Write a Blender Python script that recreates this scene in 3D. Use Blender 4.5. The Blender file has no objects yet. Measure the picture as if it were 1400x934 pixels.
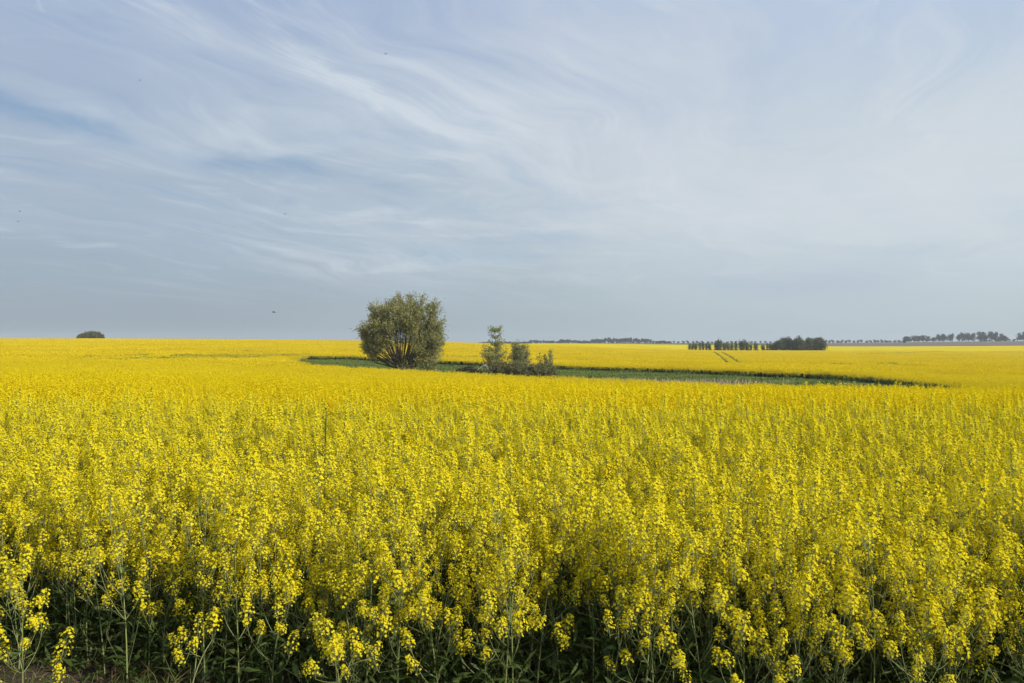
import bpy, math, random
import numpy as np
from mathutils import Vector, Matrix, Quaternion

R = math.radians
rng = np.random.default_rng(11)
random.seed(11)
SC = bpy.context.scene
COL = SC.collection

# ------------------------------------------------------------------ camera
CAM_Z = 2.1
FPX, CX, CY = 1052.0, 700.0, 467.0          # the photograph's own pixel scale (1400 wide)
cd = bpy.data.cameras.new("camera")
cd.sensor_width = 36.0
cd.lens = FPX / 1400.0 * 36.0
cd.clip_start = 0.05
cd.clip_end = 20000.0
cam = bpy.data.objects.new("camera", cd)
COL.objects.link(cam)
cam.location = (0, 0, CAM_Z)
cam.rotation_euler = (R(90), 0, 0)
SC.camera = cam

# ------------------------------------------------------------------ light and exposure
SUN_EL, SUN_AZ = R(31), R(122)               # azimuth clockwise from the view direction (+Y)
SUN_STRENGTH = 5.0
EXPOSURE = 0.0
SC.view_settings.view_transform = 'Standard'
SC.view_settings.look = 'None'
SC.view_settings.exposure = EXPOSURE
SC.view_settings.gamma = 1.0
SC.view_settings.use_curve_mapping = False
SC.cycles.max_bounces = 6
SC.cycles.diffuse_bounces = 3
SC.cycles.glossy_bounces = 1
SC.cycles.transmission_bounces = 3
SC.cycles.transparent_max_bounces = 4
SC.cycles.volume_bounces = 0
SC.cycles.use_denoising = True

sd = bpy.data.lights.new("sun", 'SUN')
sd.energy = SUN_STRENGTH
sd.angle = R(1.0)
sd.color = (1.0, 0.91, 0.76)
sun = bpy.data.objects.new("sun", sd)
COL.objects.link(sun)
sdir = Vector((math.sin(SUN_AZ) * math.cos(SUN_EL), math.cos(SUN_AZ) * math.cos(SUN_EL), math.sin(SUN_EL)))
sun.rotation_euler = (-sdir).to_track_quat('-Z', 'Y').to_euler()
sun.location = sdir * 50


class N:
    """tiny expression builder for shader math"""
    nt = None

    def __init__(s, sock): s.s = sock

    @staticmethod
    def op(o, *a, clamp=False):
        n = N.nt.nodes.new('ShaderNodeMath'); n.operation = o; n.use_clamp = clamp
        for i, v in enumerate(a):
            if isinstance(v, N): N.nt.links.new(v.s, n.inputs[i])
            else: n.inputs[i].default_value = v
        return N(n.outputs[0])

    def __add__(a, b): return N.op('ADD', a, b)
    __radd__ = __add__
    def __sub__(a, b): return N.op('SUBTRACT', a, b)
    def __rsub__(a, b): return N.op('SUBTRACT', b, a)
    def __mul__(a, b): return N.op('MULTIPLY', a, b)
    __rmul__ = __mul__
    def __truediv__(a, b): return N.op('DIVIDE', a, b)


def sstep(v, a, b):
    n = N.nt.nodes.new('ShaderNodeMapRange'); n.interpolation_type = 'SMOOTHSTEP'; n.clamp = True
    N.nt.links.new(v.s, n.inputs[0])
    n.inputs[1].default_value = a; n.inputs[2].default_value = b
    n.inputs[3].default_value = 0; n.inputs[4].default_value = 1
    return N(n.outputs[0])


def combine(x, y, z):
    n = N.nt.nodes.new('ShaderNodeCombineXYZ')
    for i, v in enumerate((x, y, z)):
        if isinstance(v, N): N.nt.links.new(v.s, n.inputs[i])
        else: n.inputs[i].default_value = v
    return N(n.outputs[0])


def noise(vec, scale, detail=6, rough=0.55, dist=0.0):
    n = N.nt.nodes.new('ShaderNodeTexNoise')
    if vec is not None: N.nt.links.new(vec.s, n.inputs['Vector'])
    n.inputs['Scale'].default_value = scale; n.inputs['Detail'].default_value = detail
    n.inputs['Roughness'].default_value = rough; n.inputs['Distortion'].default_value = dist
    return N(n.outputs[0])


def mixc(f, a, b):
    n = N.nt.nodes.new('ShaderNodeMix'); n.data_type = 'RGBA'
    def put(v, i):
        if isinstance(v, N): N.nt.links.new(v.s, n.inputs[i])
        elif isinstance(v, (int, float)): n.inputs[i].default_value = v
        else: n.inputs[i].default_value = (*v, 1)
    put(f, 0); put(a, 6); put(b, 7)
    return N(n.outputs[2])


def srgb(r, g, b, k=1.0):
    f = lambda c: (c / 12.92 if c <= 0.04045 else ((c + 0.055) / 1.055) ** 2.4) * k
    return (f(r / 255), f(g / 255), f(b / 255))


def build_world():
    w = bpy.data.worlds.new("World"); SC.world = w; w.use_nodes = True
    nt = w.node_tree; N.nt = nt; nt.nodes.clear()
    out = nt.nodes.new('ShaderNodeOutputWorld'); bg = nt.nodes.new('ShaderNodeBackground')
    bg.inputs[1].default_value = 0.1
    sky = nt.nodes.new('ShaderNodeTexSky'); sky.sky_type = 'NISHITA'; sky.sun_disc = False
    sky.sun_elevation = SUN_EL; sky.sun_rotation = SUN_AZ
    sky.air_density = 1.0; sky.dust_density = 2.0
    tc = nt.nodes.new('ShaderNodeTexCoord')
    sp = nt.nodes.new('ShaderNodeSeparateXYZ'); nt.links.new(tc.outputs['Generated'], sp.inputs[0])
    x, y, z = N(sp.outputs[0]), N(sp.outputs[1]), N(sp.outputs[2])
    D = 180 / math.pi
    az = N.op('ARCTAN2', x, y) * D
    el = N.op('ARCSINE', z) * D
    zz = N.op('MAXIMUM', z, 0.0) + 0.09
    px, py = x / zz, y / zz                       # the cloud sheet seen from below
    ca, sa = math.cos(R(62)), math.sin(R(62))      # the way the cirrus is combed
    al, ac = px * ca + py * sa, py * ca - px * sa
    warp = noise(combine(px, py, 0.0), 0.55, 3, 0.5)
    acw = ac + (warp - 0.5) * 1.5
    n_big = noise(combine(al * 0.28, acw * 0.8, 3.1), 1.0, 5, 0.5)
    n_str = noise(combine(al * 0.45, acw * 2.0, 7.7), 1.0, 9, 0.62, 0.5)
    n_fib = noise(combine(al * 0.7, acw * 7.0, 1.3), 1.0, 8, 0.68, 0.4)
    n_bro = noise(combine(az * 0.05, el * 0.14, 2.0), 1.0, 3, 0.5)
    n_w1 = noise(combine(az * 0.12, el * 0.3, 9.0), 1.0, 5, 0.6)
    n_w2 = noise(combine(az * 0.12, el * 0.3, 17.0), 1.0, 5, 0.6)
    azw, elw = az + (n_w1 - 0.5) * 5.0, el + (n_w2 - 0.5) * 3.2

    def pt(c, r):
        a = math.atan((c - CX) / FPX)
        return a * D, math.atan((CY - r) / FPX * math.cos(a)) * D

    def seg(c0, r0, c1, r1, wpx, soft=0.25):
        (a0, e0), (a1, e1) = pt(c0, r0), pt(c1, r1)
        L = math.hypot(a1 - a0, e1 - e0); ux, uy = (a1 - a0) / L, (e1 - e0) / L
        da, de = azw - a0, elw - e0
        s = (da * ux + de * uy) / L
        d = (de * ux - da * uy) / (wpx / FPX * D)
        g = N.op('EXPONENT', d * d * -1.0)
        return g * sstep(s, -soft, soft) * sstep(s, 1 + soft, 1 - soft)

    def blob(c, r, wc, wr):
        a, e = pt(c, r)
        da = (azw - a) / (wc / FPX * D); de = (elw - e) / (wr / FPX * D)
        return N.op('EXPONENT', (da * da + de * de) * -1.0)

    # veil of high cloud: greyer low down and to the left, paler towards the sun's side
    side = sstep(az + (n_bro - 0.5) * 22.0, -30, 32)
    K = 10.0
    low = mixc(side, srgb(150, 166, 179, K), srgb(188, 204, 211, K))
    mid = mixc(side, srgb(169, 185, 203, K), srgb(204, 217, 224, K))
    top = mixc(side, srgb(160, 178, 209, K), srgb(190, 206, 229, K))
    elv = el + (n_bro - 0.5) * 5.0
    c = mixc(sstep(elv, -1, 10), low, mid)
    c = mixc(sstep(elv, 10, 24), c, top)
    c = mixc(0.09, c, N(sky.outputs[0]))
    high = sstep(el, 1.0, 9.0)
    # combed cirrus
    white = srgb(205, 216, 226, K)
    whiteR = srgb(214, 221, 228, K)
    blue = srgb(142, 170, 203, K)
    streak = sstep(n_str, 0.40, 0.72) * 0.75 + sstep(n_fib, 0.45, 0.8) * 0.35
    streak = streak * sstep(n_big, 0.36, 0.62)
    c = mixc(N.op('MULTIPLY', (streak + streak * blob(660, 220, 260, 150)) * high, 1.0, clamp=True), c, mixc(side, white, whiteR))
    gaps = sstep(n_str, 0.50, 0.28) * sstep(n_big, 0.56, 0.40)
    c = mixc(N.op('MULTIPLY', gaps * high, 0.55, clamp=True), c, mixc(side, blue, srgb(176, 199, 218, K)))
    n_mo = noise(combine(al * 1.6, acw * 3.4, 5.5), 1.0, 7, 0.6, 0.8)
    c = mixc(N.op('MULTIPLY', sstep(n_mo, 0.52, 0.74) * high, 0.52, clamp=True), c, mixc(side, white, whiteR))
    c = mixc(N.op('MULTIPLY', sstep(n_mo, 0.46, 0.28) * high, 0.42, clamp=True), c, mixc(side, blue, srgb(178, 200, 218, K)))
    n_hz = noise(combine(azw * 0.07, elw * 0.75, 4.0), 1.0, 7, 0.62, 0.3)
    band = sstep(el, 2.0, 7.0) * sstep(el, 19.0, 11.0) * sstep(az, -26, -4)
    c = mixc(N.op('MULTIPLY', sstep(n_hz, 0.50, 0.72) * band, 0.6, clamp=True), c, srgb(208, 217, 224, K))
    c = mixc(N.op('MULTIPLY', sstep(n_hz, 0.46, 0.30) * band, 0.45, clamp=True), c, mixc(side, srgb(146, 170, 196, K), srgb(176, 198, 212, K)))
    fine = sstep(n_fib, 0.28, 0.72) * 1.1 + 0.25
    br = (seg(190, 5, 440, 95, 26) * 0.6 + seg(400, 75, 640, 195, 10) * 1.1 + seg(430, 100, 640, 170, 40) * 0.4
          + seg(90, 145, 270, 206, 24) * 0.6 + seg(250, 205, 360, 165, 18) * 0.45 + seg(355, 213, 450, 203, 12) * 0.5
          + seg(560, 120, 740, 150, 40) * 0.4)
    c = mixc(N.op('MULTIPLY', br * fine, 0.75, clamp=True), c, white)
    dk = (seg(-60, 118, 190, 192, 15) * 0.9 + seg(230, 212, 430, 228, 13) * 0.7 + seg(400, 228, 570, 262, 13) * 0.5
          + seg(690, 262, 830, 275, 20) * 0.5 + seg(560, 350, 770, 352, 9) * 0.55 + seg(690, 318, 800, 325, 12) * 0.5
          + seg(880, 352, 1000, 358, 14) * 0.2 + seg(1190, 350, 1300, 335, 12) * 0.35 + seg(930, 240, 1010, 262, 12) * 0.25)
    c = mixc(N.op('MULTIPLY', dk * fine, 0.72, clamp=True), c, mixc(side, srgb(134, 164, 196, K), srgb(158, 186, 208, K)))
    pale = blob(1010, 270, 260, 90) * 0.55 + blob(1330, 250, 190, 110) * 0.6 + blob(820, 170, 140, 90) * 0.35
    c = mixc(N.op('MULTIPLY', pale, 0.8, clamp=True), c, srgb(214, 220, 227, K))
    lav = blob(640, 10, 150, 60) * 0.5 + blob(900, 130, 120, 70) * 0.25 + blob(1100, 385, 130, 26) * 0.35
    c = mixc(N.op('MULTIPLY', lav, 0.8, clamp=True), c, srgb(160, 178, 208, K))
    # a faint short vapour trail high up
    c = mixc(N.op('MULTIPLY', seg(58, 22, 70, 6, 1.6), 0.3, clamp=True), c, white)
    nt.links.new(c.s, bg.inputs[0]); nt.links.new(bg.outputs[0], out.inputs[0])


build_world()

# ------------------------------------------------------------------ terrain height
UC = (np.array([-100, 200, 430, 600, 760, 1000, 1200, 1300, 1500]) - CX) / FPX
YC = np.array([0, 12, 30, 50, 75, 100, 130, 180, 260, 350, 480, 700, 1000, 1500, 3000], float)
HC = np.array([
    [0, 0, -.5, -1.1, -1.4, -1.2, -.7, .1, 1.2, 2.3, 1.5, 0, -2, -4, -6],
    [0, 0, -.5, -1.2, -1.6, -1.6, -1.2, -.2, 1.0, 2.1, 1.3, -.5, -2, -4, -6],
    [0, -.1, -.7, -1.6, -2.3, -2.6, -2.5, -1.5, .2, 1.5, .8, -1, -3, -4, -6],
    [0, -.1, -.8, -1.8, -2.6, -2.9, -2.7, -2.0, -.6, .6, .2, -1.5, -3, -4, -6],
    [0, -.1, -.9, -2.0, -2.9, -3.15, -3.15, -2.8, -2.0, -1.4, -1.0, -.8, -1.5, -2, -4],
    [0, -.1, -1.0, -2.2, -3.15, -3.25, -3.25, -3.3, -3.4, -3.9, -4.2, -2.5, -1.8, -2, -4],
    [0, -.1, -1.1, -2.4, -3.2, -3.0, -3.2, -3.5, -4, -4.2, -4.2, -3.0, -1.0, 0, -4],
    [0, -.1, -1.2, -2.5, -3.4, -3.3, -3.3, -3.6, -4, -4.2, -4.0, -2.8, 0.3, 1.5, -4],
    [0, -.1, -1.2, -2.5, -3.4, -3.5, -3.5, -3.7, -4, -3.9, -3.5, -1.5, 2.3, 3.5, -3]], float)


def pchip(xs, ys, q):
    """monotone cubic along the last axis of ys"""
    h = np.diff(xs); d = np.diff(ys, axis=-1) / h
    m = np.zeros_like(ys)
    a, b = d[..., :-1], d[..., 1:]
    w1, w2 = 2 * h[1:] + h[:-1], h[1:] + 2 * h[:-1]
    with np.errstate(all='ignore'):
        hm = (w1 + w2) / (w1 / a + w2 / b)
    m[..., 1:-1] = np.where(a * b > 0, np.nan_to_num(hm), 0)
    m[..., 0], m[..., -1] = d[..., 0], d[..., -1]
    i = np.clip(np.searchsorted(xs, q) - 1, 0, len(xs) - 2)
    t = (q - xs[i]) / h[i]
    return ((2 * t**3 - 3 * t**2 + 1) * ys[..., i] + (t**3 - 2 * t**2 + t) * h[i] * m[..., i]
            + (-2 * t**3 + 3 * t**2) * ys[..., i + 1] + (t**3 - t**2) * h[i] * m[..., i + 1])


UF = np.linspace(UC[0], UC[-1], 161)
SF = np.linspace(0, 1, 601)
YF = 3000 * (np.exp(SF * 5) - 1) / (np.exp(5) - 1)
_g = pchip(YC, HC, YF)
HF = pchip(UC, np.ascontiguousarray(_g.T), UF).T


def hgt(x, y):
    x = np.asarray(x, float); y = np.asarray(y, float)
    yy = np.clip(y, 0, 2999)
    u = np.clip(x / np.maximum(yy, 15), UF[0], UF[-1] - 1e-9)
    s = np.log(yy / 3000 * (np.exp(5) - 1) + 1) / 5
    a = (u - UF[0]) / (UF[1] - UF[0]); i = np.minimum(a.astype(int), len(UF) - 2); a = a - i
    b = s * (len(SF) - 1); j = np.minimum(b.astype(int), len(SF) - 2); b = b - j
    return (HF[i, j] * (1 - a) + HF[i + 1, j] * a) * (1 - b) + (HF[i, j + 1] * (1 - a) + HF[i + 1, j + 1] * a) * b


def xat(c, y): return (c - CX) / FPX * y
def zat(r, y): return CAM_Z - (r - CY) / FPX * y


def ray_ground(c, r, dz=1.15):
    """where the line of sight through a photo pixel meets the crop tops"""
    ys = np.linspace(5, 900, 6000)
    d = zat(r, ys) - (hgt(xat(c, ys), ys) + dz)
    k = np.argmax(d < 0)
    return xat(c, ys[k]), ys[k]


# the kettle hole (hollow with grass and willows) in the field
SOLL = [(402, 142), (428, 120), (500, 110), (600, 100), (760, 88), (900, 81), (1000, 76), (1100, 72), (1200, 70), (1330, 74.2),
        (1322, 78.6), (1200, 92), (1100, 106), (1000, 118), (900, 128), (760, 140), (600, 150), (480, 165), (424, 164)]
SOLL = np.array([(xat(c, y), y) for c, y in SOLL])


def in_poly(P, x, y):
    inside = np.zeros(np.shape(x), bool)
    n = len(P)
    for i in range(n):
        x0, y0 = P[i]; x1, y1 = P[(i + 1) % n]
        if y0 == y1: continue
        c = ((y0 > y) != (y1 > y)) & (x < (x1 - x0) * (y - y0) / (y1 - y0) + x0)
        inside ^= c
    return inside


def y_front(x):
    return np.interp(x, [-6, -3.2, -1.9, -0.9, 0.5, 2, 4, 8], [5.3, 5.0, 4.6, 4.25, 4.05, 3.9, 3.8, 3.8])


def y_end(x, y):
    u = x / np.maximum(y, 1)
    return np.interp(u, [-.8, .0, .38, .42, .8], [640, 720, 720, 665, 660])

# ------------------------------------------------------------------ mesh helpers (all quads)


class Geo:
    def __init__(s): s.v, s.f, s.m, s.n = [], [], [], 0

    def add(s, v, f, m=0):
        v = np.asarray(v, float).reshape(-1, 3); f = np.asarray(f, int).reshape(-1, 4)
        s.v.append(v); s.f.append(f + s.n); s.n += len(v)
        s.m.append(np.full(len(f), m) if np.isscalar(m) else np.asarray(m))

    def arr(s):
        if not s.v: return np.zeros((0, 3)), np.zeros((0, 4), int), np.zeros(0, int)
        return np.concatenate(s.v), np.concatenate(s.f), np.concatenate(s.m)

    def tube(s, pts, rad, sides=4, m=0):
        pts = np.asarray(pts, float); k = len(pts)
        rad = np.broadcast_to(np.asarray(rad, float), (k,))
        t = np.gradient(pts, axis=0); t /= np.linalg.norm(t, axis=1, keepdims=True) + 1e-9
        ref = np.array([0.31, 0.95, 0.05]) if abs(t[0][1]) < 0.9 else np.array([1.0, 0.1, 0])
        a = np.cross(t, ref); a /= np.linalg.norm(a, axis=1, keepdims=True) + 1e-9
        b = np.cross(t, a)
        th = np.arange(sides) * 2 * np.pi / sides
        v = pts[:, None] + rad[:, None, None] * (np.cos(th)[None, :, None] * a[:, None] + np.sin(th)[None, :, None] * b[:, None])
        i = np.arange(k - 1)[:, None] * sides; j = np.arange(sides)[None]; j2 = (j + 1) % sides
        f = np.stack([i + j, i + j2, i + sides + j2, i + sides + j], -1)
        s.add(v, f, m)

    def kites(s, c, d, n, L, W, m=0, cup=0.0):
        """leaf or petal shaped quads: base at c, along d, facing n"""
        c = np.asarray(c, float); d = d / (np.linalg.norm(d, axis=1, keepdims=True) + 1e-9)
        sd_ = np.cross(n, d); sd_ /= np.linalg.norm(sd_, axis=1, keepdims=True) + 1e-9
        nn = np.cross(d, sd_)
        L = np.broadcast_to(L, (len(c),))[:, None]; W = np.broadcast_to(W, (len(c),))[:, None]
        p1 = c + d * L * 0.6 + sd_ * W * 0.5 + nn * L * cup
        p2 = c + d * L
        p3 = c + d * L * 0.6 - sd_ * W * 0.5 + nn * L * cup
        v = np.stack([c, p1, p2, p3], 1)
        s.add(v, np.arange(len(c) * 4).reshape(-1, 4), m)

    def squares(s, c, n, L, m=0):
        """free-lying leaf faces at c facing n"""
        k = len(c); t = rng.normal(size=(k, 3)); d = np.cross(n, t); d /= np.linalg.norm(d, axis=1, keepdims=True) + 1e-9
        L = np.broadcast_to(L, (k,))
        s.kites(c - d * L[:, None] * 0.5, d, n, L, L * 0.75, m)

    def mesh(s, name, mats):
        v, f, m = s.arr()
        me = bpy.data.meshes.new(name)
        me.vertices.add(len(v)); me.vertices.foreach_set('co', v.ravel())
        me.loops.add(f.size); me.loops.foreach_set('vertex_index', f.ravel().astype(np.int32))
        me.polygons.add(len(f)); me.polygons.foreach_set('loop_start', (np.arange(len(f)) * 4).astype(np.int32))
        me.polygons.foreach_set('loop_total', np.full(len(f), 4, np.int32))
        me.polygons.foreach_set('material_index', m.astype(np.int32))
        for q in mats: me.materials.append(q)
        me.update(calc_edges=True)
        return me


def unit(v): return v / (np.linalg.norm(v, axis=-1, keepdims=True) + 1e-9)


def link(name, data, parent=None, label=None, cat=None, group=None, kind=None, loc=None, rotz=0.0):
    o = bpy.data.objects.new(name, data); COL.objects.link(o)
    if parent is not None: o.parent = parent
    if loc is not None: o.location = loc
    if rotz: o.rotation_euler = (0, 0, rotz)
    if label: o['label'] = label
    if cat: o['category'] = cat
    if group: o['group'] = group
    if kind: o['kind'] = kind
    return o


def dup(root, loc, rotz, scale=None, label=None):
    r = root.copy(); COL.objects.link(r); r.location = loc; r.rotation_euler = (0, 0, rotz)
    if scale is not None: r.scale = scale
    if label: r['label'] = label
    for ch in root.children:
        k = ch.copy(); COL.objects.link(k); k.parent = r
    return r

# ------------------------------------------------------------------ materials


def leafmat(name, c0, c1, trans=0.3, tcol=None, rough=0.6, gloss=0.0, wide=0.0, field=0.0):
    """two tones spread over the single leaves; some light passes through"""
    m = bpy.data.materials.new(name); m.use_nodes = True; nt = m.node_tree; nt.nodes.clear(); N.nt = nt
    out = nt.nodes.new('ShaderNodeOutputMaterial')
    g = nt.nodes.new('ShaderNodeNewGeometry'); oi = nt.nodes.new('ShaderNodeObjectInfo')
    f = N(g.outputs['Random Per Island']) * 0.75 + N(oi.outputs['Random']) * 0.25
    if wide:
        tc = nt.nodes.new('ShaderNodeTexCoord')
        f = f * 0.55 + sstep(noise(N(tc.outputs['Object']), wide, 3), 0.36, 0.64) * 0.45
    if field:
        f = f * 0.45 + sstep(noise(N(g.outputs['Position']), field, 5, 0.6), 0.35, 0.65) * 0.55
    c = mixc(f, c0, c1)
    d = nt.nodes.new('ShaderNodeBsdfDiffuse'); nt.links.new(c.s, d.inputs[0])
    t = nt.nodes.new('ShaderNodeBsdfTranslucent')
    nt.links.new((mixc(0.6, c, tcol) if tcol else c).s, t.inputs[0])
    mx = nt.nodes.new('ShaderNodeMixShader'); mx.inputs[0].default_value = trans
    nt.links.new(d.outputs[0], mx.inputs[1]); nt.links.new(t.outputs[0], mx.inputs[2])
    last = mx
    if gloss:
        gl = nt.nodes.new('ShaderNodeBsdfGlossy'); gl.inputs['Roughness'].default_value = 0.45
        gl.inputs[0].default_value = (1, 1, 1, 1)
        m2 = nt.nodes.new('ShaderNodeMixShader'); m2.inputs[0].default_value = gloss
        nt.links.new(mx.outputs[0], m2.inputs[1]); nt.links.new(gl.outputs[0], m2.inputs[2]); last = m2
    nt.links.new(last.outputs[0], out.inputs[0])
    return m


def groundmat(name, ca, cb, cc, s1, s2, bump=0.5, dist=0.05):
    m = bpy.data.materials.new(name); m.use_nodes = True; nt = m.node_tree; N.nt = nt
    b = nt.nodes['Principled BSDF']; b.inputs['Roughness'].default_value = 0.95
    b.inputs['Specular IOR Level'].default_value = 0.1
    g = nt.nodes.new('ShaderNodeNewGeometry'); p = N(g.outputs['Position'])
    n1 = noise(p, s1, 6); n2 = noise(p, s2, 8, 0.65)
    c = mixc(sstep(n1, 0.38, 0.62), ca, cb); c = mixc(sstep(n2, 0.45, 0.75), c, cc)
    nt.links.new(c.s, b.inputs['Base Color'])
    bp = nt.nodes.new('ShaderNodeBump'); bp.inputs['Strength'].default_value = bump; bp.inputs['Distance'].default_value = dist
    nt.links.new(n2.s, bp.inputs['Height']); nt.links.new(bp.outputs[0], b.inputs['Normal'])
    return m


M = {}
M['petal'] = leafmat('yellow_petals', (0.82, 0.695, 0.014), (0.89, 0.80, 0.045), 0.42, (0.90, 0.77, 0.015))
M['petal_far'] = leafmat('yellow_flower_sprays', (0.65, 0.53, 0.010), (0.82, 0.675, 0.018), 0.33, (0.84, 0.65, 0.006), field=0.05)
M['bud'] = leafmat('flower_buds', (0.34, 0.36, 0.03), (0.50, 0.46, 0.04), 0.1)
M['stem'] = leafmat('crop_stems', (0.15, 0.19, 0.055), (0.25, 0.275, 0.11), 0.0, gloss=0.03)
M['leaf'] = leafmat('crop_leaves', (0.050, 0.082, 0.020), (0.095, 0.135, 0.040), 0.28, (0.11, 0.17, 0.02), gloss=0.008)
M['weed'] = leafmat('weed_stalk', (0.055, 0.085, 0.02), (0.08, 0.11, 0.03), 0.0)
M['soil'] = groundmat('soil', (0.060, 0.047, 0.032), (0.085, 0.066, 0.045), (0.035, 0.03, 0.02), 2.0, 26, 0.9, 0.03)
M['meadow'] = groundmat('meadow_ground', (0.085, 0.125, 0.025), (0.12, 0.16, 0.035), (0.14, 0.125, 0.06), 0.12, 1.5, 0.4, 0.1)
M['plough'] = groundmat('ploughed_soil', (0.150, 0.128, 0.102), (0.180, 0.153, 0.122), (0.12, 0.102, 0.083), 0.01, 0.08, 0.2, 0.2)
M['grass'] = leafmat('grass_blades', (0.085, 0.135, 0.022), (0.17, 0.215, 0.05), 0.3, wide=0.07)
M['straw'] = leafmat('dry_reed', (0.30, 0.23, 0.17), (0.38, 0.30, 0.24), 0.1)
M['drygrass'] = leafmat('dry_grass', (0.13, 0.10, 0.06), (0.22, 0.17, 0.10), 0.1)
M['bark'] = groundmat('bark', (0.085, 0.072, 0.052), (0.12, 0.10, 0.075), (0.05, 0.042, 0.032), 1.5, 9, 0.8, 0.05)
M['birchbark'] = groundmat('pale_bark', (0.22, 0.20, 0.17), (0.30, 0.28, 0.25), (0.06, 0.05, 0.04), 2, 7, 0.3, 0.02)
M['bleached'] = groundmat('bleached_wood', (0.62, 0.58, 0.54), (0.74, 0.70, 0.66), (0.40, 0.36, 0.31), 1.2, 6, 0.4, 0.02)
M['willow'] = leafmat('willow_leaves', (0.22, 0.235, 0.085), (0.36, 0.345, 0.155), 0.38, (0.28, 0.30, 0.08), wide=0.35)
M['birch'] = leafmat('birch_leaves', (0.26, 0.28, 0.12), (0.36, 0.37, 0.18), 0.38, (0.2, 0.22, 0.06))
M['shrub'] = leafmat('shrub_leaves', (0.24, 0.25, 0.105), (0.34, 0.33, 0.15), 0.35, (0.15, 0.17, 0.05))
M['thicket'] = leafmat('thicket_leaves', (0.155, 0.16, 0.07), (0.24, 0.23, 0.11), 0.28)
M['fartree'] = leafmat('far_tree_leaves', (0.035, 0.048, 0.025), (0.065, 0.078, 0.040), 0.15)
M['midtree'] = leafmat('copse_leaves', (0.060, 0.075, 0.032), (0.115, 0.125, 0.055), 0.2)
M['bird'] = groundmat('dark_feathers', (0.02, 0.02, 0.022), (0.03, 0.028, 0.028), (0.015, 0.015, 0.015), 20, 60, 0.1, 0.001)


def canopymat():
    """closed flowering canopy seen from far: green below, yellow where the flowers close over it"""
    m = bpy.data.materials.new('closed_canopy'); m.use_nodes = True; nt = m.node_tree; N.nt = nt
    b = nt.nodes['Principled BSDF']; b.inputs['Roughness'].default_value = 1.0; b.inputs['Specular IOR Level'].default_value = 0.0
    at = nt.nodes.new('ShaderNodeAttribute'); at.attribute_name = 'bloom'
    g = nt.nodes.new('ShaderNodeNewGeometry'); p = N(g.outputs['Position'])
    nb = noise(p, 0.02, 4); nf = noise(p, 1.2, 6, 0.7); nm = noise(p, 0.12, 5, 0.6)
    y = mixc(sstep(nb, 0.35, 0.65), (0.56, 0.44, 0.005), (0.66, 0.525, 0.008))
    y = mixc(sstep(nf, 0.50, 0.72) * 0.45, y, (0.36, 0.28, 0.008))
    y = mixc(sstep(nm, 0.55, 0.75) * 0.25, y, (0.42, 0.33, 0.010))
    c = mixc(N(at.outputs['Fac']), (0.10, 0.11, 0.02), y)
    nt.links.new(c.s, b.inputs['Base Color'])
    bp = nt.nodes.new('ShaderNodeBump'); bp.inputs['Strength'].default_value = 0.6; bp.inputs['Distance'].default_value = 0.25
    nt.links.new(nf.s, bp.inputs['Height']); nt.links.new(bp.outputs[0], b.inputs['Normal'])
    return m


M['canopy'] = canopymat()
CROP_MATS = [M['petal'], M['stem'], M['leaf'], M['bud'], M['petal_far'], M['canopy']]
PET, STM, LEF, BUD, PFAR, CAN = range(6)

# ------------------------------------------------------------------ ground


def polar_sheet(name, mat, dz=0.0, r0=0.5, r1=3000, nr=300, na=420):
    rr = np.concatenate([[0.0], np.geomspace(r0, r1, nr)])
    k = np.linspace(-1, 1, na, endpoint=False)
    th = np.pi * (0.35 * k + 0.65 * k**3)               # finer towards +Y
    X = rr[:, None] * np.sin(th)[None]; Y = rr[:, None] * np.cos(th)[None]
    Z = hgt(X, Y) + dz
    i = np.arange(len(rr) - 1)[:, None] * na; j = np.arange(na)[None]; j2 = (j + 1) % na
    f = np.stack([i + j, i + na + j, i + na + j2, i + j2], -1)
    g = Geo(); g.add(np.stack([X, Y, Z], -1), f)
    return g.mesh(name, [mat])


link('ground', polar_sheet('ground', M['soil']), kind='structure')


def patch_sheet(name, mat, poly, step, dz, skirt=0.0):
    lo, hi = poly.min(0), poly.max(0)
    xs = np.arange(lo[0] - step, hi[0] + step * 2, step); ys = np.arange(lo[1] - step, hi[1] + step * 2, step)
    X, Y = np.meshgrid(xs, ys)
    Z = hgt(X, Y) + dz
    nx = len(xs)
    i, j = np.meshgrid(np.arange(len(ys) - 1), np.arange(nx - 1), indexing='ij')
    keep = in_poly(poly, X[:-1, :-1] + step / 2, Y[:-1, :-1] + step / 2)
    i, j = i[keep], j[keep]
    f = np.stack([i * nx + j, i * nx + j + 1, (i + 1) * nx + j + 1, (i + 1) * nx + j], -1)
    g = Geo(); g.add(np.stack([X, Y, Z], -1), f)
    return link(name, g.mesh(name, [mat]), kind='structure')


patch_sheet('meadow', M['meadow'], SOLL + np.sign(SOLL - SOLL.mean(0)) * 0.6, 1.0, 0.10)
PLOUGH = np.array([(xat(c, y), y) for c, y in [(1105, 668), (1250, 664), (1700, 660), (1700, 1340), (1250, 1340), (1080, 1340)]])
patch_sheet('ploughed_field', M['plough'], PLOUGH, 12.0, 0.6)
FARM = np.array([(xat(c, y), y) for c, y in [(640, 722), (1104, 722), (1079, 1340), (1079, 1700), (640, 1700)]])
patch_sheet('far_meadow', M['meadow'], FARM, 14.0, 0.5)

# ------------------------------------------------------------------ rape plants
UP = np.array([0, 0, 1.0])


def frame_to(d):
    """rotation matrix whose z axis is d"""
    d = d / np.linalg.norm(d)
    a = np.cross(d, [0.3, 0.9, 0.1] if abs(d[1]) < 0.9 else [1, 0, 0]); a /= np.linalg.norm(a)
    return np.stack([a, np.cross(d, a), d], 1)


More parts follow.
